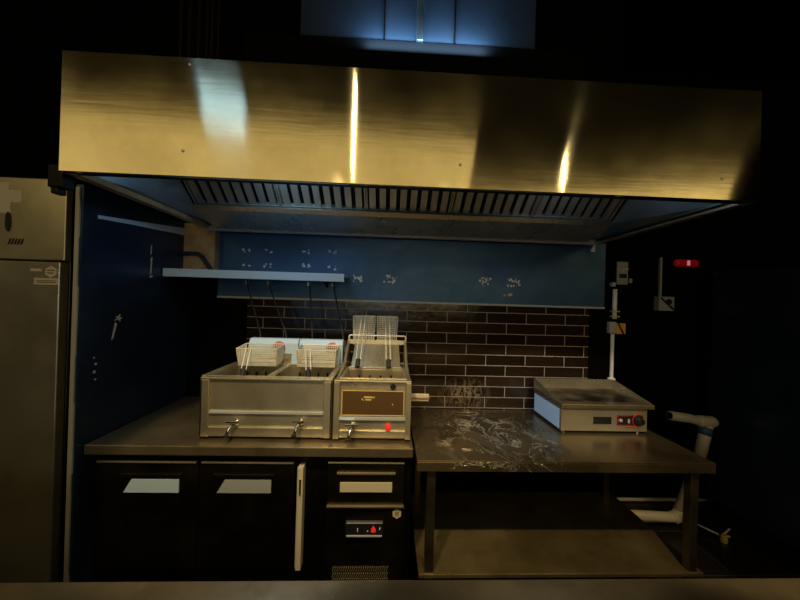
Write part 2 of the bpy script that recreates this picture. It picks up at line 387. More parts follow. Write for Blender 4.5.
# ------------------------------------------------------------------ extractor hood
HX0, HX1, HY0, HY1, HZ0, HZ1 = -1.013, 1.222, 0.975, 1.74, 1.843, 2.212
t = thing('extractor_hood', 'long brushed steel kitchen extractor hood hanging over the fryers', 'hood', (0.1, 1.35, 1.843))
hf = MB().box(HX0, HX1, HY0, HY0 + 0.012, HZ0, HZ1).build('fascia', 'fascia', t, 0.002)
mb = MB()
for (x, z) in [(-0.633, 2.19), (-0.645, 1.922), (0.217, 1.919), (1.089, 1.913)]:
    mb = MB(); mb.lathe((x, HY0, z), (0, -1, 0), [(.0045, 0), (.004, .002), (.002, .003)], 10); mb.build('rivet', 'chrome', t, smooth=True)
MB().box(HX0, HX1, HY0 + 0.012, HY1, HZ1 - 0.012, HZ1).build('roof_panel', 'hood_in', t)
MB().box(HX0, HX0 + 0.012, HY0 + 0.012, HY1, HZ0, HZ1 - 0.012).build('side_panel', 'hood_in', t)
MB().box(HX1 - 0.012, HX1, HY0 + 0.012, HY1, HZ0, HZ1 - 0.012).build('side_panel', 'hood_in', t)
MB().box(HX0 + 0.012, HX1 - 0.012, HY1 - 0.012, HY1, HZ0, HZ1 - 0.012).build('back_panel', 'hood_in', t)
# inward lip at the bottom
MB().box(HX0 + .012, HX0 + .035, HY0 + .012, HY1 - .012, HZ0, HZ0 + .02).build('bottom_lip', 'tan', t)
MB().box(HX1 - .035, HX1 - .012, HY0 + .012, HY1 - .012, HZ0, HZ0 + .008).build('bottom_lip', 'steel', t)
MB().box(HX0 + .035, HX1 - .035, HY0 + .012, HY0 + .03, HZ0, HZ0 + .012).build('bottom_lip', 'black_steel', t)
# sloping inner end panels
gx0, gx1 = -0.93, 1.10     # ends of the filter bank
GY, GZ = 1.50, 1.895       # foot of the filters (top front edge of the gutter)
TY, TZ = 1.15, 2.19        # head of the filters
for (xo, xi, xt) in ((HX0 + .012, gx0, gx0 - .01), (HX1 - .012, gx1, gx1 + .01)):
    MB().poly([(xo, HY1 - .012, HZ0 + .012), (xo, HY0 + .012, HZ0 + .012), (xt, TY, TZ), (xi, GY, GZ), (xi, HY1 - .02, GZ)],
              [(0, 1, 2, 3), (0, 3, 4)]).build('end_slope', 'hood_in', t)
# grease gutter: front face slopes down and back to the wall
MB().prism([(GY, GZ), (GY - .012, GZ + .012), (GY - .016, GZ + .008), (GY - .004, GZ - .012), (1.665, HZ0 - 0.004), (1.70, HZ0 - 0.004), (1.725, HZ0 + .02), (1.725, HZ0 + 0.06), (1.56, GZ + .02)], gx0, gx1).build('grease_gutter', 'gutter', t, 0.0015)
MB().box(gx0 - .06, gx1 + .06, 1.70, 1.728, HZ0 - .012, HZ0 + .012).build('rear_rail', 'greybox', t, 0.002)
# baffle filters
nf = 5; wf = (gx1 - gx0) / nf
d = Vector((0, TY - GY, TZ - GZ)); L = d.length; d.normalize(); nrm = Vector((0, d.z, -d.y))   # nrm points back/up
if nrm.y < 0: nrm = -nrm
def fp(x, s_, h): q = Vector((x, GY, GZ + .012)) + d * s_ + nrm * h; return q
for i in range(nf):
    x0 = gx0 + i * wf + .002; x1 = x0 + wf - .004
    f = bpy.data.objects.new('baffle_filter', None)
    mb = MB()
    def slab(a, b, s0, s1, h0, h1):
        mb.hexa([tuple(fp(a, s0, h0)), tuple(fp(b, s0, h0)), tuple(fp(b, s0, h1)), tuple(fp(a, s0, h1)), tuple(fp(a, s1, h0)), tuple(fp(b, s1, h0)), tuple(fp(b, s1, h1)), tuple(fp(a, s1, h1))])
    slab(x0, x1, 0, .012, 0, .04); slab(x0, x1, L - .012, L, 0, .04)
    slab(x0, x0 + .006, .012, L - .012, 0, .04); slab(x1 - .006, x1, .012, L - .012, 0, .04)
    nb = 8; bw = (x1 - x0 - .012) / nb
    for k in range(nb):   # front baffles, shallow channels
        a = x0 + .006 + k * bw + bw * .16; b = a + bw * .60
        slab(a, b, .012, L - .012, .004, .008); slab(a, a + .002, .012, L - .012, .008, .018); slab(b - .002, b, .012, L - .012, .008, .018)
    fo = mb.build('baffle_filter', 'filter', t)
    bpy.data.objects.remove(f)
    mb = MB(); slab(x0 + .006, x1 - .006, .012, L - .012, .030, .034); mb.build('filter_backing', 'black_steel', fo)
# pale slot strip on the right end slope
MB().tube([(1.185, 1.235, 1.867), (1.188, 1.06, 1.864)], 0.0035, 6).build('slot_edge', 'film', t)
# hanging bracket at the front left corner
tag(MB().box(-1.06, -1.016, 0.99, 1.03, 1.80, 1.87).box(-1.05, -1.03, .99, 1.02, 1.78, 1.80).build('hood_bracket', 'black_steel', None, 0.003), 'dark bracket clinging to the left lower corner of the hood', 'bracket')

# ductwork over the hood
t = thing('ventilation_duct', 'dark rectangular duct running above the hood with a flanged joint, lit blue from below', 'duct', (0.1, 1.35, 2.49))
MB().box(-0.40, 0.087, 1.30, 1.62, 2.575, 3.28).build('duct_section', 'duct', t, 0.003)
MB().box(0.113, 0.60, 1.30, 1.62, 2.575, 3.28).build('duct_section', 'duct', t, 0.003)
MB().box(0.087, 0.113, 1.275, 1.63, 2.566, 3.29).build('flange', 'hood_in', t, 0.002)
MB().box(-0.052, -0.046, 1.292, 1.30, 2.575, 3.28).build('seam', 'black_steel', t)
MB().box(0.246, 0.252, 1.292, 1.30, 2.575, 3.28).build('seam', 'black_steel', t)
MB().box(-0.40, 0.60, 1.296, 1.31, 2.565, 2.575).build('bottom_rim', 'black_steel', t)
MB().box(-0.62, 0.80, 1.285, 1.62, HZ1 + .004, 2.564).build('duct_filler', 'void', t)  # black box added to hide the lit underside of the duct
t = thing('pipe_bundle', 'bundle of thin rusty pipes rising behind the hood top at left', 'pipes', (-0.8, 1.4, HZ1))
for i, dx in enumerate((-.09, -.065, -.012, .012, .045, .06)):
    MB().tube([(-.86 + dx, 1.40 + (i % 2) * .02, HZ1 + .003), (-.86 + dx, 1.40 + (i % 2) * .02, 3.29)], .008, 8).build('pipe', 'rust', t, smooth=True)

# ------------------------------------------------------------------ tall fridge, left
t = thing('upright_fridge', 'tall stainless steel upright fridge at the far left with torn film on its head', 'fridge', (-1.55, 1.55, 0))
MB().box(-1.90, -1.205, 1.215, 1.86, 0.12, 1.893).build('body', 'shaded_steel', t, 0.004)
MB().box(-1.90, -1.203, 1.19, 1.215, 1.592, 1.893).build('control_panel', 'steel', t, 0.003)
MB().box(-1.90, -1.208, 1.18, 1.213, 0.14, 1.584).build('door', 'steel', t, 0.004)
mb = MB()
for (a, b, c, d_) in [(-1.9, -1.36, 1.80, 1.845), (-1.9, -1.405, 1.845, 1.872), (-1.9, -1.40, 1.76, 1.80)]: mb.box(a, b, 1.1885, 1.19, c, d_)
mb.build('torn_film', 'label', t)
n = 16; MB().prism([(-1.404 + .010 * math.cos(2 * PI * i / n), 1.728 + .036 * math.sin(2 * PI * i / n)) for i in range(n)], 1.186, 1.19, 'y').build('lock_hole', 'black', t)
for i in range(5):
    x = -1.405 + i * .011; MB().prism([(x, 1.645), (x + .005, 1.645), (x + .013, 1.667), (x + .008, 1.667)], 1.188, 1.19, 'y').build('vent_slot', 'black', t)
o = MB().prism([(-1.238 + .022 * math.cos(PI / 6 + i * PI / 3), 1.548 + .022 * math.sin(PI / 6 + i * PI / 3)) for i in range(6)], 1.178, 1.18, 'y').build('hexagon_sticker', 'label', t)
MB().box(-1.252, -1.224, 1.177, 1.178, 1.551, 1.556).box(-1.249, -1.227, 1.177, 1.178, 1.541, 1.546).build('print', 'ink', o)
MB().box(-1.31, -1.272, 1.178, 1.18, 1.548, 1.558).build('model_label', 'label', t)
o = MB().box(-1.296, -1.212, 1.178, 1.18, 1.500, 1.524).build('rating_label', 'label', t)
MB().box(-1.288, -1.218, 1.177, 1.178, 1.507, 1.511).box(-1.288, -1.218, 1.177, 1.178, 1.514, 1.517).build('print', 'ink', o)
for x in (-1.86, -1.25):
    for y in (1.25, 1.82): MB().lathe((x, y, 0), (0, 0, 1), [(.025, 0), (.025, .01), (.015, .02), (.015, .12)], 12).build('foot', 'black', t)

# ------------------------------------------------------------------ refrigerated counter
t = thing('counter_fridge', 'low refrigerated counter with two doors and a drawer column under the fryers', 'fridge counter', (-0.5, 1.5, 0))
MB().box(-1.118, 0.115, 1.245, 1.775, 0.10, 0.865).build('carcass', 'black_steel', t, 0.003)
MB().box(-1.122, 0.116, 1.198, 1.785, 0.868, 0.906).build('worktop', 'top_steel', t, 0.004)
def fridge_door(x0, x1, hx0, hx1, film):
    d_ = MB().box(x0, x1, 1.222, 1.243, 0.42, 0.838).build('door', 'shaded_steel', t, 0.003)
    MB().box(x0 + .01, x1 - .005, 1.216, 1.224, 0.830, 0.836).build('door_lip', 'steel', d_, 0.001)
    # recessed grip: dark surround with a slanted bright plate
    MB().box(hx0 - .012, hx1 + .012, 1.214, 1.222, .773, .790).build('grip_cover', 'shaded_steel', d_, .002)
    MB().prism([(hx0, .716), (hx1, .716), (hx1, .768), (hx0 + .03, .768)], 1.217, 1.2215, 'y').build('grip_plate', film, d_, 0.001)
    return d_
fridge_door(-1.10, -0.716, -0.990, -0.783, 'film')
fridge_door(-0.710, -0.345, -0.640, -0.433, 'greybox')
MB().box(-0.328, -0.308, 1.205, 1.243, 0.425, 0.824).box(-.332, -.328, 1.21, 1.24, .43, .82).build('mullion_strip', 'label', t, 0.002)
MB().box(-0.321, -0.314, 1.200, 1.205, 0.72, 0.78).build('latch', 'chrome', t, 0.001)
d_ = MB().box(-0.218, 0.086, 1.222, 1.243, 0.668, 0.840).build('drawer', 'shaded_steel', t, 0.003)
MB().box(-0.215, 0.084, 1.216, 1.224, 0.834, 0.840).build('drawer_lip', 'steel', d_, 0.001)
MB().box(-0.217, 0.086, 1.212, 1.224, 0.664, 0.670).build('drawer_lip', 'steel', d_, 0.001)
MB().box(-0.180, 0.050, 1.214, 1.222, .792, .800).build('grip_cover', 'steel', d_, .001)
MB().box(-0.167, 0.038, 1.217, 1.2215, .722, .760).build('grip_plate', 'label', d_, 0.001)
d_ = MB().box(-0.222, 0.095, 1.225, 1.243, 0.36, 0.655).build('service_panel', 'shaded_steel', t, 0.003)
o = MB().box(-0.143, 0.010, 1.212, 1.225, 0.553, 0.612).build('thermostat', 'black', t, 0.010, seg=4)
MB().box(-0.136, 0.004, 1.209, 1.215, 0.551, 0.558).build('bezel', 'greybox', o, .002)
MB().box(-0.136, 0.004, 1.210, 1.213, 0.604, 0.607).build('bezel', 'greybox', o)
mb = MB()
mb.prism([(-.040, .570), (-.022, .570), (-.022, .582), (-.031, .596), (-.040, .582)], 1.2100, 1.2115, 'y'); mb.build('red_light', 'redglow', o)
for q in ((-.094, -.091, .571, .586), (-.056, -.051, .573, .577), (-.008, -.004, .58, .588)): MB().box(q[0], q[1], 1.2100, 1.2115, q[2], q[3]).build('display_mark', 'white', o)
h = MB().prism([(0.060 + .019 * math.cos(PI / 6 + i * PI / 3), 0.634 + .019 * math.sin(PI / 6 + i * PI / 3)) for i in range(6)], 1.2225, 1.225, 'y').build('hexagon_badge', 'label', t)
MB().box(.051, .069, 1.2215, 1.2225, .626, .629).box(.051, .069, 1.2215, 1.2225, .640, .643).box(.051, .069, 1.2215, 1.2225, .633, .637).build('print', 'ink', h)
for row, (z0, z1) in enumerate(((.408, .424), (.385, .400), (.364, .379))):
    mb = MB()
    for i in range(26):
        x = -.19 + i * .0085; mb.prism([(x, z0), (x + .0035, z0), (x + .008, z1), (x + .0045, z1)], 1.2215, 1.225, 'y')
    mb.build('vent_louvre', 'steel', t)
mb = MB()
for r_ in range(7):
    for i in range(24): mb.box(-.17 + i * .0085 + (r_ % 2) * .004, -.17 + i * .0085 + (r_ % 2) * .004 + .003, 1.2235, 1.225, .44 + r_ * .011, .443 + r_ * .011)
mb.build('vent_perforation', 'shaded_steel', t)
for x in (-1.08, -.35, .08):
    for y in (1.30, 1.73): MB().lathe((x, y, 0), (0, 0, 1), [(.025, 0), (.025, .01), (.018, .02), (.018, .10)], 12).build('foot', 'black', t)

# ------------------------------------------------------------------ double fryer
FZ = 0.906
t = thing('double_fryer', 'silver countertop fryer with two tanks and two drain taps, at left', 'fryer', (-.47, 1.42, FZ))
X0, X1, Y0, Y1 = -.733, -.214, 1.25, 1.60
mb = MB()
mb.box(X0, X0 + .008, Y0, Y1, FZ + .012, 1.152); mb.box(X1 - .008, X1, Y0, Y1, FZ + .012, 1.152)
mb.box(X0 + .008, X1 - .008, Y1 - .008, Y1, FZ + .012, 1.152); mb.box(X0 + .008, X1 - .008, Y0 + .006, Y1 - .008, FZ + .012, FZ + .02)
mb.build('body', 'steel', t, 0.002)
fr = MB().box(X0 + .008, X1 - .008, Y0 + .012, Y0 + .018, FZ + .02, 1.145).build('front_panel', 'steel', t)
MB().box(X0, X0 + .034, Y0, Y0 + .012, FZ + .012, 1.145).build('front_post', 'steel', t, .002)
MB().box(X1 - .034, X1, Y0, Y0 + .012, FZ + .012, 1.145).build('front_post', 'steel', t, .002)
MB().box(X0 + .034, X1 - .034, Y0 + .002, Y0 + .012, 1.010, 1.020).build('trim_rail', 'greybox', t, .001)
MB().box(X0 + .034, X1 - .034, Y0 + .002, Y0 + .012, FZ + .02, FZ + .05).build('kick_rail', 'steel', t, .002)
def tank(xa, xb, ya, yb, zt, dep, par, mt='steel'):
    mb = MB(); w_ = .006
    mb.box(xa - .012, xb + .012, ya - .012, ya, zt - .004, zt + .006); mb.box(xa - .012, xb + .012, yb, yb + .012, zt - .004, zt + .006)
    mb.box(xa - .012, xa, ya, yb, zt - .004, zt + .006); mb.box(xb, xb + .012, ya, yb, zt - .004, zt + .006)
    mb.box(xa - .003, xa, ya, yb, zt - dep, zt - .004); mb.box(xb, xb + .003, ya, yb, zt - dep, zt - .004)
    mb.box(xa, xb, ya - .003, ya, zt - dep, zt - .004); mb.box(xa, xb, yb, yb + .003, zt - dep, zt - .004)
    mb.box(xa, xb, ya, yb, zt - dep - .003, zt - dep)
    o = mb.build('tank', mt, par, .001)
    mb = MB()
    for k in range(4):
        x = xa + (xb - xa) * (.2 + .2 * k); mb.tube(bend([(x, yb - .01, zt - .03), (x, yb - .02, zt - dep + .02), (x, ya + .03, zt - dep + .02)], .01, 3), .004, 6)
    mb.build('heating_element', 'black_steel', o)
    return o
tank(X0 + .024, -.487, Y0 + .035, 1.515, 1.150, .15, t)
tank(-.460, X1 - .024, Y0 + .035, 1.515, 1.150, .15, t)
# raised gutter edges that slope back between and beside the tanks
for x in (X0 + .004, -.474, X1 - .004):
    MB().box(x - .006, x + .006, Y0 + .012, 1.53, 1.152, 1.160).build('divider_rail', 'steel', t, .002)
MB().box(X0, X1, Y0, Y0 + .024, 1.145, 1.154).build('front_rim', 'steel', t, .002)
# control heads
for k, (xa, xb, kx) in enumerate(((-.672, -.434, -.525), (-.430, -.217, -.268))):
    hd = MB().prism([(1.530, 1.153), (1.60, 1.153), (1.60, 1.262), (1.575, 1.275), (1.545, 1.275), (1.530, 1.255)], xa, xb).build('control_head', 'film', t, .003)
    MB().box(xa + .03, xb - .03, 1.5285, 1.5300, 1.155, 1.205).build('lower_plate', 'steel', hd)
    kn = MB().lathe((kx, 1.530, 1.236), (0, -1, 0), [(.029, 0), (.029, .004), (.023, .006), (.021, .018), (.008, .019)], 20).build('thermostat_knob', 'pinkred' , hd, smooth=False)
    MB().box(kx - .018, kx + .018, 1.5095, 1.5115, 1.232, 1.240).build('pointer', 'black', kn)
    MB().lathe((xa + .06, 1.529, 1.175), (0, -1, 0), [(.015, 0), (.015, .004), (.009, .005), (.009, .001)], 16).build('reset_button', 'black', hd)
# drain taps
def tap(par, x, z, y0, sc=1.0, lever='black'):
    o = MB().tube([(x, y0, z), (x, y0 - .030 * sc, z)], .008 * sc, 10).tube(bend([(x, y0 - .02 * sc, z), (x - .006, y0 - .045 * sc, z - .006), (x - .012, y0 - .055 * sc, z - .036 * sc)], .008, 3), .0065 * sc, 10).lathe((x, y0, z), (0, -1, 0), [(.014 * sc, 0), (.014 * sc, .005), (.008, .008)], 12).build('drain_tap', 'chrome', par, smooth=True)
    MB().box(x - .026 * sc, x + .022 * sc, y0 - .034 * sc, y0 - .026 * sc, z + .010, z + .016).tube([(x, y0 - .03 * sc, z), (x, y0 - .03 * sc, z + .014)], .004, 8).build('lever', 'chrome', o, .001)
    MB().lathe((x - .0125, y0 - .056 * sc, z - .036 * sc), (0, -.2, -1), [(.009 * sc, -.008), (.010 * sc, 0), (.006 * sc, .001)], 12).build('spout_cap', lever, o)
tap(t, -.594, .972, Y0 + .012); tap(t, -.336, .978, Y0 + .012)
for x in (X0 + .03, X1 - .03):
    for y in (Y0 + .04, Y1 - .04): MB().lathe((x, y, FZ), (0, 0, 1), [(.014, 0), (.014, .012)], 10).build('foot', 'rubber', t)

# ------------------------------------------------------------------ single fryer
t = thing('single_fryer', 'silver countertop fryer with a brown gold-lined panel and red indicator lamp', 'fryer', (-.05, 1.42, FZ))
A0, A1 = -.207, .106
mb = MB()
mb.box(A0, A0 + .008, Y0, 1.64, FZ + .010, 1.15); mb.box(A1 - .008, A1, Y0, 1.64, FZ + .010, 1.15)
mb.box(A0 + .008, A1 - .008, 1.632, 1.64, FZ + .01, 1.15); mb.box(A0 + .008, A1 - .008, Y0 + .01, 1.632, FZ + .01, FZ + .018)
mb.build('body', 'steel', t, .002)
MB().box(A0 + .008, A1 - .008, Y0 + .012, Y0 + .018, FZ + .018, 1.146).build('front_panel', 'steel', t)
MB().box(A0, A0 + .024, Y0 - .002, Y0 + .012, FZ + .010, 1.146).build('front_post', 'steel', t, .002)
MB().box(A1 - .022, A1, Y0 - .002, Y0 + .012, FZ + .010, 1.146).build('front_post', 'steel', t, .002)
pl = MB().box(-.176, .078, Y0 + .007, Y0 + .012, 1.008, 1.112).build('name_plate', 'brown', t, .001)
mb = MB(); yg = Y0 + .0055
for (a, b, c, e) in [(-.176, .078, 1.108, 1.111), (-.176, .078, 1.009, 1.012), (-.176, -.173, 1.009, 1.111), (.075, .078, 1.009, 1.111)]: mb.box(a, b, yg, Y0 + .007, c, e)
mb.build('gold_border', 'gold', pl)
for q in ((-.086, -.050, 1.081, 1.087), (-.080, -.056, 1.071, 1.076)): MB().box(q[0], q[1], yg, Y0 + .007, q[2], q[3]).build('gold_lettering', 'gold', pl)
for q in ([(-.050, 1.078), (-.043, 1.082), (-.041, 1.088), (-.046, 1.086)], [(-.096, 1.074), (-.086, 1.069), (-.087, 1.073), (-.094, 1.080)]): MB().prism(q, yg, Y0 + .007, 'y').build('gold_flourish', 'gold', pl)
MB().lathe((.031, Y0 + .007, 1.056), (0, -1, 0), [(.003, 0), (.003, .0012)], 8).build('gold_dot', 'gold', pl)
MB().box(A0 + .024, A1 - .022, Y0 + .000, Y0 + .012, .992, 1.004).build('trim_rail', 'greybox', t, .001)
MB().box(A0 + .026, A0 + .085, Y0 - .0012, Y0 + .0, .993, 1.004).build('film_scrap', 'film', t)
MB().box(A0 + .024, A1 - .022, Y0 + .004, Y0 + .012, FZ + .018, FZ + .042).build('kick_rail', 'steel', t, .002)
tap(t, -.128, .968, Y0 + .012, 1.1)
lm = MB().lathe((.015, Y0 + .012, .963), (0, -1, 0), [(.012, 0), (.012, .006), (.0095, .007), (.009, .02), (.004, .022)], 16).build('indicator_lamp', 'redglow', t, smooth=False)
MB().box(.008, .022, Y0 + .002, Y0 + .012, .936, .951).build('switch', 'cream', t, .002)
tank(A0 + .03, A1 - .03, Y0 + .04, 1.485, 1.150, .15, t)
MB().box(A0, A1, Y0 - .002, Y0 + .028, 1.144, 1.154).build('front_rim', 'steel', t, .003)
# sloping back shroud with side cheeks
MB().hexa([(A0 + .035, 1.497, 1.152), (A1 - .035, 1.497, 1.152), (A1 - .035, 1.640, 1.152), (A0 + .035, 1.640, 1.152), (A0 + .045, 1.62, 1.268), (A1 - .045, 1.62, 1.268), (A1 - .045, 1.640, 1.268), (A0 + .045, 1.640, 1.268)]).build('back_shroud', 'steel', t, .004)
for (xa, xb) in ((A0 + .004, A0 + .016), (A1 - .016, A1 - .004)):
    MB().prism([(Y0 + .03, 1.152), (1.64, 1.152), (1.64, 1.275), (1.61, 1.275), (1.48, 1.185)], xa, xb).build('side_cheek', 'steel', t, .002)
MB().tube(bend([(A0 + .012, 1.605, 1.265), (A0 + .012, 1.605, 1.295), (A1 - .008, 1.605, 1.295), (A1 - .008, 1.605, 1.265)], .01), .004, 8).build('basket_rail', 'wire', t, smooth=True)
MB().box(A0 + .01, A1 - .006, 1.60, 1.615, 1.250, 1.272).build('basket_ledge', 'label', t, .002)
MB().tube([(.031, 1.256, 1.128), (.031, 1.252, 1.128)], .012, 12).build('rim_notch', 'black', t)
bh = MB().box(A1, A1 + .085, 1.335, 1.352, 1.045, 1.075).build('side_handle', 'label', t, .003)
MB().box(A1, A1 + .087, 1.331, 1.336, 1.056, 1.062).build('handle_groove', 'ink', bh)
for x in (A0 + .03, A1 - .03):
    for y in (Y0 + .04, 1.60): MB().lathe((x, y, FZ), (0, 0, 1), [(.013, 0), (.013, .010)], 10).build('foot', 'rubber', t)

# ------------------------------------------------------------------ fry baskets
def grid_panel(mb, o, u, v, nu, nv, r):
    """bars over parallelogram o + u*s + v*t"""
    o, u, v = Vector(o), Vector(u), Vector(v)
    for i in range(nu + 1): a = o + u * (i / nu); mb.tube([a, a + v], r, 4, False)
    for j in range(nv + 1): a = o + v * (j / nv); mb.tube([a, a + u], r, 4, False)

def make_basket(w_, d_, h_, loc, rx, label, handle_pts, grip_len, group):
    """open-topped mesh box; local: x width, y depth, z height, opening at +z; handle leaves at -y"""
    t = thing('fry_basket', label, 'fry basket', loc, group)
    mesh = MB(); r = .0016; nx, ny, nz = int(w_ / .0095), int(d_ / .0095), int(h_ / .0095)
    tp = .006
    P = lambda x, y, z: (x * (w_ / 2 - tp * (1 - z)), y * (d_ / 2 - tp * (1 - z)), z * h_)
    c = [P(-1, -1, 0), P(1, -1, 0), P(1, 1, 0), P(-1, 1, 0)]; u = [P(-1, -1, 1), P(1, -1, 1), P(1, 1, 1), P(-1, 1, 1)]
    V = Vector
    grid_panel(mesh, c[0], V(c[1]) - V(c[0]), V(c[3]) - V(c[0]), nx, ny, r)
    for a, b, n_ in ((0, 1, nx), (1, 2, ny), (2, 3, nx), (3, 0, ny)):
        grid_panel(mesh, c[a], V(c[b]) - V(c[a]), V(u[a]) - V(c[a]), n_, nz, r)
    fr_ = MB()
    for ring, rr in ((u, .0024), (c, .0016)):
        pts = bend(ring + [ring[0]], .012, 3); fr_.tube(pts, rr, 6, False)
    for a in range(4): fr_.tube([c[a], u[a]], .0014, 6, False)
    hd_ = MB()
    for s in (-1, 1): hd_.tube([(x + s * .010, y, z) for x, y, z in handle_pts], .0019, 6)
    gp = MB(); a, b = V(handle_pts[-2]), V(handle_pts[-1]); dd = (b - a).normalized(); e = b + dd * grip_len
    m0 = mesh.build('wire_mesh', 'wire'); m1 = fr_.build('frame', 'wire'); m2 = hd_.build('handle', 'wire')
    gp.tube([b - dd * .004, b + dd * .004, e - dd * .004, e], .0115, 12); m3 = gp.build('grip', 'rubber')
    for m_ in (m0, m1, m2): m_.parent = t
    m3.parent = m2
    t.rotation_euler = rx
    return t
G = 'wire fry baskets on the two fryers'
# two baskets hung high on the double fryer: long side across, handle folding forward and down
make_basket(.178, .10, .078, (-.582, 1.462, 1.172), (0.10, 0, 0), 'wire fry basket over the left tank of the double fryer', [(-.035, -.05, .082), (-.032, -.062, .076), (-.020, -.135, .008)], .045, G)
make_basket(.178, .10, .078, (-.318, 1.462, 1.172), (0.10, 0, 0), 'wire fry basket over the right tank of the double fryer', [(-.03, -.05, .086), (-.032, -.062, .078), (-.012, -.135, .010)], .045, G)
# two tall baskets stood against the rail of the single fryer
make_basket(.118, .085, .150, (-.124, 1.690, 1.240), (0.0, 0, 0), 'tall wire fry basket hooked upright on the single fryer, left of the two', [(.0, -.0435, .160), (.0, -.075, .155), (-.006, -.19, .02), (-.008, -.235, -.045)], .035, G)
make_basket(.112, .085, .150, (.000, 1.690, 1.240), (0.0, 0, 0), 'tall wire fry basket hooked upright on the single fryer, right of the two', [(.0, -.0435, .160), (.0, -.075, .155), (.006, -.19, .02), (.010, -.235, -.045)], .035, G)

# ------------------------------------------------------------------ wall shelf and what hangs from it
t = thing('wall_shelf', 'long thin blue-filmed steel wall shelf above the double fryer', 'shelf', (-.65, 1.68, 1.56))
MB().prism([(1.572, 1.567), (1.572, 1.607), (WY - .007, 1.607), (WY - .007, 1.603), (1.576, 1.603), (1.576, 1.571), (1.60, 1.571), (1.60, 1.567)], -1.120, -.226).build('shelf_board', 'film', t, .001)
for x in (-1.0, -.35):
    MB().prism([(1.60, 1.602), (WY - .007, 1.602), (WY - .007, 1.54), (WY - .02, 1.54)], x - .003, x + .003).build('bracket', 'black_steel', t)
lab = ['leftmost black cord dropping from the wall shelf to the fryer heads', 'second black cord from the left dropping from the wall shelf', 'black cord with a pale clip dropping from the middle of the shelf end', 'black cord dropping from right under the shelf end to the fryer head']
for i, (xa, xb) in enumerate(((-.766, -.648), (-.649, -.517), (-.434, -.385), (-.304, -.227))):
    t = thing('power_cord', lab[i], 'cord', (xa, 1.70, 1.28), 'cords between the wall shelf and the fryer heads')
    MB().tube(bend([(xa, 1.70, 1.602), (xa + .01, 1.69, 1.53), (xb, 1.610, 1.284), (xb + .002, 1.598, 1.255)], .02, 4), .0042, 8).build('cable', 'greybox' if i < 0 else 'rubber', t, smooth=True)
    MB().box(xa - .008, xa + .008, 1.692, 1.708, 1.545, 1.566).build('clip', 'white' if i == 2 else 'greybox', t, .002)

# ------------------------------------------------------------------ prep table
TX0, TX1 = .132, 1.345; TZ_ = .860
t = thing('prep_table', 'wide stainless prep table with a wrinkled top, highlights painted in, and an undershelf', 'table', (.74, 1.49, 0))
o = MB().box(TX0, TX1, 1.196, 1.775, TZ_ - .006, TZ_)
o.box(TX0, TX1, 1.196, 1.199, TZ_ - .042, TZ_ - .006).box(TX0, TX0 + .003, 1.199, 1.775, TZ_ - .042, TZ_ - .006).box(TX1 - .003, TX1, 1.199, 1.775, TZ_ - .042, TZ_ - .006)
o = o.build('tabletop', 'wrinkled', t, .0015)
MB().box(TX0 + .01, TX1 - .01, 1.21, 1.76, TZ_ - .036, TZ_ - .008).build('under_frame', 'black_steel', t)
MB().box(TX0 + .02, TX1 - .02, 1.212, 1.75, .386, .402).build('undershelf', 'shelf_steel', t, .003)
for x in (TX0 + .062, TX1 - .062):
    for y in (1.235, 1.735):
        MB().box(x - .017, x + .017, y - .017, y + .017, .04, TZ_ - .037).build('leg', 'leg_steel', t, .003)
        MB().lathe((x, y, 0), (0, 0, 1), [(.022, 0), (.024, .01), (.014, .02), (.014, .04)], 12).build('foot', 'black', t)

# ------------------------------------------------------------------ griddle
t = thing('griddle', 'low electric griddle with side guards and round knob standing on the prep table', 'griddle', (1.07, 1.60, TZ_))
gX0, gX1, gY0, gY1 = .858, 1.288, 1.465, 1.745
MB().box(gX0, gX1, gY0, gY1, TZ_ + .012, .984).build('body', 'steel', t, .002)
MB().box(gX0 - .001, gX0, gY0 + .02, gY1 - .005, TZ_ + .016, .972).build('side_film', 'film', t)
MB().box(gX0 - .006, gX1 + .028, gY0 - .012, gY1, .984, 1.006).build('hot_plate', 'top_steel', t, .004)
grease = mat('burnt_grease', (0.05, 0.032, 0.018), 0.35)
bb = grease.node_tree.nodes['Principled BSDF']; lk(grease, ramp(grease, noise(grease, coords(grease, (1, 1, 1)), 9, 5), [(0.4, (0.03, 0.02, 0.012)), (0.65, (0.30, 0.25, 0.18))]), bb.inputs['Base Color']); bb.inputs['Metallic'].default_value = .7
MB().box(gX0 + .02, gX1 - .005, gY0 + .03, gY1 - .02, 1.006, 1.0075).build('cooking_surface', grease, t)
for (xa, xb) in ((gX0 - .006, gX0 - .003), (gX1 + .025, gX1 + .028)):
    MB().prism([(gY0 + .0, 1.006), (gY1, 1.006), (gY1, 1.058), (gY1 - .03, 1.058)], xa, xb).build('side_guard', 'steel', t)
MB().box(gX0 - .006, gX1 + .028, gY1 - .003, gY1, 1.006, 1.058).build('back_guard', 'steel', t)
MB().box(1.016, 1.106, gY0 - .003, gY0, .908, .943).build('drawer_slot', 'black', t, .001)
cp = MB().box(1.135, 1.265, gY0 - .003, gY0, .902, .953).build('control_plate', 'black', t, .001)
mb = MB(); y_ = gY0 - .0042
for (a, b, c, e) in [(1.137, 1.205, .9495, .952), (1.137, 1.139, .905, .952), (1.137, 1.205, .904, .906), (1.175, 1.225, .893, .897)]: mb.box(a, b, y_, gY0 - .003, c, e)
mb.build('red_line', 'red', cp)
MB().lathe((1.152, gY0 - .003, .927), (0, -1, 0), [(.009, 0), (.008, .003), (.003, .004)], 12).build('pilot_light', 'cream', cp)
MB().box(1.186, 1.196, gY0 - .008, gY0 - .003, .915, .935).build('rocker_switch', 'cream', cp, .002)
mb = MB(); n = 24
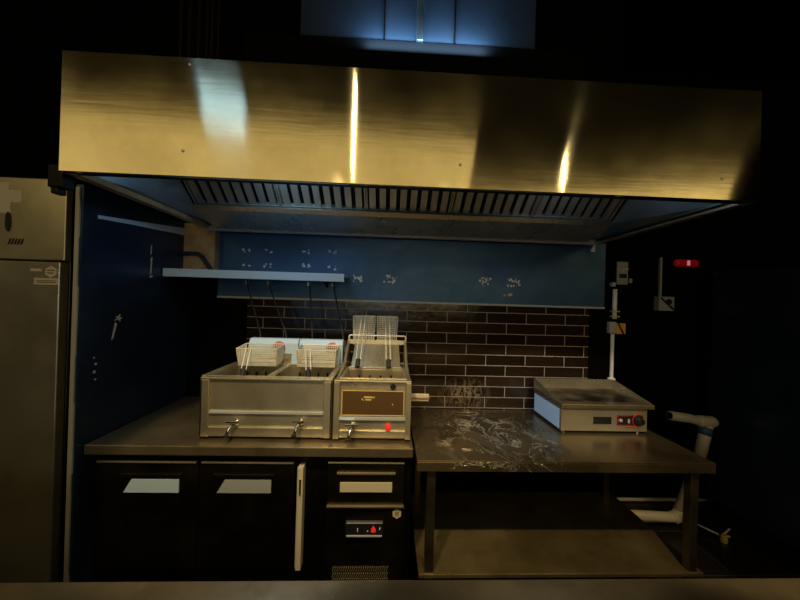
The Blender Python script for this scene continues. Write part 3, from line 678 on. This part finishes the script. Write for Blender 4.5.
for i in range(20):
    a0 = 2 * PI * i / n + .6; mb.tube([(1.240 + .029 * math.cos(a0), gY0 - .004, .928 + .029 * math.sin(a0)), (1.240 + .029 * math.cos(a0 + .26), gY0 - .004, .928 + .029 * math.sin(a0 + .26))], .0018, 5)
mb.build('dial_ring', 'red', cp)
k_ = MB().lathe((1.240, gY0 - .003, .928), (0, -1, 0), [(.022, 0), (.022, .006), (.017, .008), (.015, .024), (.006, .025)], 24).build('knob', 'black', cp)
MB().box(1.2375, 1.2425, gY0 - .0295, gY0 - .027, .914, .942).build('pointer', 'chrome', k_)
for x in (gX0 + .025, gX1 - .03):
    for y in (gY0 + .025, gY1 - .03): MB().lathe((x, y, TZ_), (0, 0, 1), [(.010, 0), (.010, .004), (.007, .006), (.007, .012)], 10).build('foot', 'chrome', t)

# ------------------------------------------------------------------ conduit and boxes
t = thing('cable_conduit', 'pale vertical conduit pipe running down the wall end behind the griddle', 'conduit', (1.33, WY - .02, 1.04))
MB().tube([(1.338, WY - .02, 1.585), (1.338, WY - .02, 1.41)], .012, 12).build('pipe', 'white', t, smooth=True)
MB().tube(bend([(1.330, WY - .02, 1.320), (1.330, WY - .02, 1.08), (1.330, WY - .02, 1.06), (1.345, WY - .02, 1.045)], .01, 3), .010, 12).build('pipe', 'white', t, smooth=True)
MB().lathe((1.330, WY - .02, 1.052), (0, 0, 1), [(.02, 0), (.02, .008), (.012, .012)], 12).build('coupling', 'white', t)
for z in (1.42, 1.45): MB().box(1.318, 1.362, WY - .034, WY - .004, z, z + .008).build('pipe_clip', 'cream', t, .002)
MB().box(1.315, 1.335, WY - .03, WY - .004, 1.60, 1.625).build('pipe_clip', 'greybox', t, .002)
t = thing('junction_box', 'small wall box with half its front orange, on the conduit', 'junction box', (1.36, WY - .02, 1.32))
MB().box(1.305, 1.345, WY - .03, WY - .004, 1.324, 1.392).build('box', 'greybox', t, .003)
MB().box(1.347, 1.402, WY - .03, WY + .0, 1.322, 1.385).build('cover', 'orange', t, .003)
MB().tube([(1.350, WY - .036, 1.39), (1.385, WY - .036, 1.325)], .004, 6).build('cord', 'rubber', t)
# boxes on the recessed wall
RY = 2.298
t = thing('isolator_switch', 'tall grey switch box with a curled label, high on the dark wall', 'switch box', (1.755, RY, 1.65))
MB().box(1.712, 1.798, RY - .05, RY, 1.650, 1.822).build('housing', 'greybox', t, .004)
MB().tube(bend([(1.73, RY - .055, 1.735), (1.75, RY - .06, 1.762), (1.795, RY - .055, 1.770)], .015), .005, 8).build('rotary_lever', 'white', t)
MB().box(1.73, 1.785, RY - .053, RY - .05, 1.70, 1.73).build('switch_face', 'black', t)
MB().box(1.825, 1.85, RY - .03, RY, 1.665, 1.70).build('cable_clip', 'greybox', t, .003)
t = thing('socket_box', 'square grey socket box on the dark wall with a thin conduit above it', 'socket', (2.08, RY, 1.45))
MB().box(2.045, 2.165, RY - .05, RY, 1.462, 1.570).build('housing', 'greybox', t, .004)
MB().tube([(2.055, RY - .055, 1.56), (2.15, RY - .06, 1.475)], .006, 6).build('plug_cord', 'rubber', t)
MB().lathe((2.12, RY - .05, 1.53), (0, -1, 0), [(.025, 0), (.022, .006), (.012, .007)], 16).build('socket_face', 'black', t)
MB().box(2.075, 2.09, RY - .02, RY, 1.57, 1.87).build('conduit', 'greybox', t, .002)
t = thing('red_beacon', 'dim red glowing warning light high on the dark right wall', 'light', (2.27, RY, 1.80))
MB().box(2.185, 2.37, RY - .04, RY, 1.805, 1.86).build('lens', 'beacon', t, .02, seg=3)
MB().box(2.264, 2.286, RY - .045, RY - .04, 1.812, 1.850).build('bulb', 'beaconcore', t, .004)
t = tag(MB().prism([(1.175, 1.800), (1.205, 1.800), (1.205, 1.842), (1.195, 1.842)], WY - .03, WY - .006, 'y').build('wall_clip', 'film'), 'small pale metal clip under the right rear corner of the hood', 'clip')

# ------------------------------------------------------------------ waste pipes right of the table
t = thing('waste_pipe', 'off-white plastic waste pipe with a tee top standing right of the prep table', 'pipe', (2.0, 2.0, 0.08))
MB().tube([(2.132, 2.0, .50), (2.177, 2.0, .705)], .034, 16).build('riser', 'pvc', t, smooth=True)
MB().tube([(1.985, 2.0, .095), (2.06, 2.0, .30), (2.132, 2.0, .50)], .030, 16).build('lower_riser', 'pvc', t, smooth=True)
MB().tube([(1.905, 1.99, .766), (2.05, 2.0, .745), (2.12, 2.0, .728), (2.215, 2.0, .722)], .030, 16, True).lathe((2.19, 2.0, .725), (1, 0, -.05), [(.034, -.08), (.038, -.07), (.038, .02), (.025, .045)], 16).build('tee_arm', 'pvc', t, smooth=True)
MB().lathe((1.904, 1.99, .766), (-1, 0, .1), [(.022, -.002), (.022, .001)], 14).build('bore', 'black', t)
MB().tube([(2.158, 2.0, .64), (2.171, 2.0, .69)], .037, 16).build('blue_tape', mat('blue_tape', (.05, .11, .25), .5), t, smooth=True)
MB().tube(bend([(1.55, 2.0, .100), (1.975, 2.0, .078), (2.00, 2.0, .13)], .03), .031, 16).build('floor_run', 'pvc', t, smooth=True)
MB().tube([(1.955, 2.0, .078), (1.985, 2.0, .085)], .038, 16).build('elbow_collar', 'pvc', t, smooth=True)
tag(MB().tube([(1.45, 2.06, .012), (2.09, 2.06, .012)], .009, 8).build('floor_pipe', 'pvc', None, 0, True), 'thin pale pipe lying along the floor under the waste pipe', 'pipe')
t = thing('gas_valve', 'yellow-handled valve on a thin pipe on the floor right of the table', 'valve', (2.17, 1.89, 0))
MB().tube([(2.12, 2.02, .03), (2.18, 1.91, .03)], .006, 8).build('pipe', 'white', t, smooth=True)
MB().lathe((2.19, 1.89, 0.0), (0, 0, 1), [(.018, 0), (.02, .02), (.015, .035), (.01, .05)], 12).build('valve_body', 'yellow', t)
MB().box(2.15, 2.20, 1.86, 1.875, .045, .058).build('handle', 'yellow', t, .004)
MB().tube([(2.19, 1.89, .05), (2.26, 1.92, .06)], .005, 8).build('spindle', 'white', t)

# ------------------------------------------------------------------ dark cabinet on the right
t = thing('dark_cabinet', 'tall dark blue glossy cabinet standing at the far right', 'cabinet', (2.7, 1.6, 0))
MB().box(2.37, 3.1, .95, 2.20, .10, 1.765).build('body', 'blue_dark', t, .03, seg=4)
MB().box(2.355, 2.37, 1.0, 2.15, .14, 1.74).build('side_sheet', 'blue_dark', t, .006)
MB().box(2.45, 3.05, 1.0, 2.15, 0, .10).build('plinth', 'black', t)

# ------------------------------------------------------------------ foreground pass counter
t = thing('pass_counter', 'scuffed steel counter crossing the very front of the picture', 'counter', (0, .35, 0))
MB().box(-1.5, 1.6, .08, .642, .872, .90).build('worktop', 'top_steel', t, .004)
MB().box(-1.45, 1.55, .12, .60, .0, .872).build('base_unit', 'black_steel', t, .004)
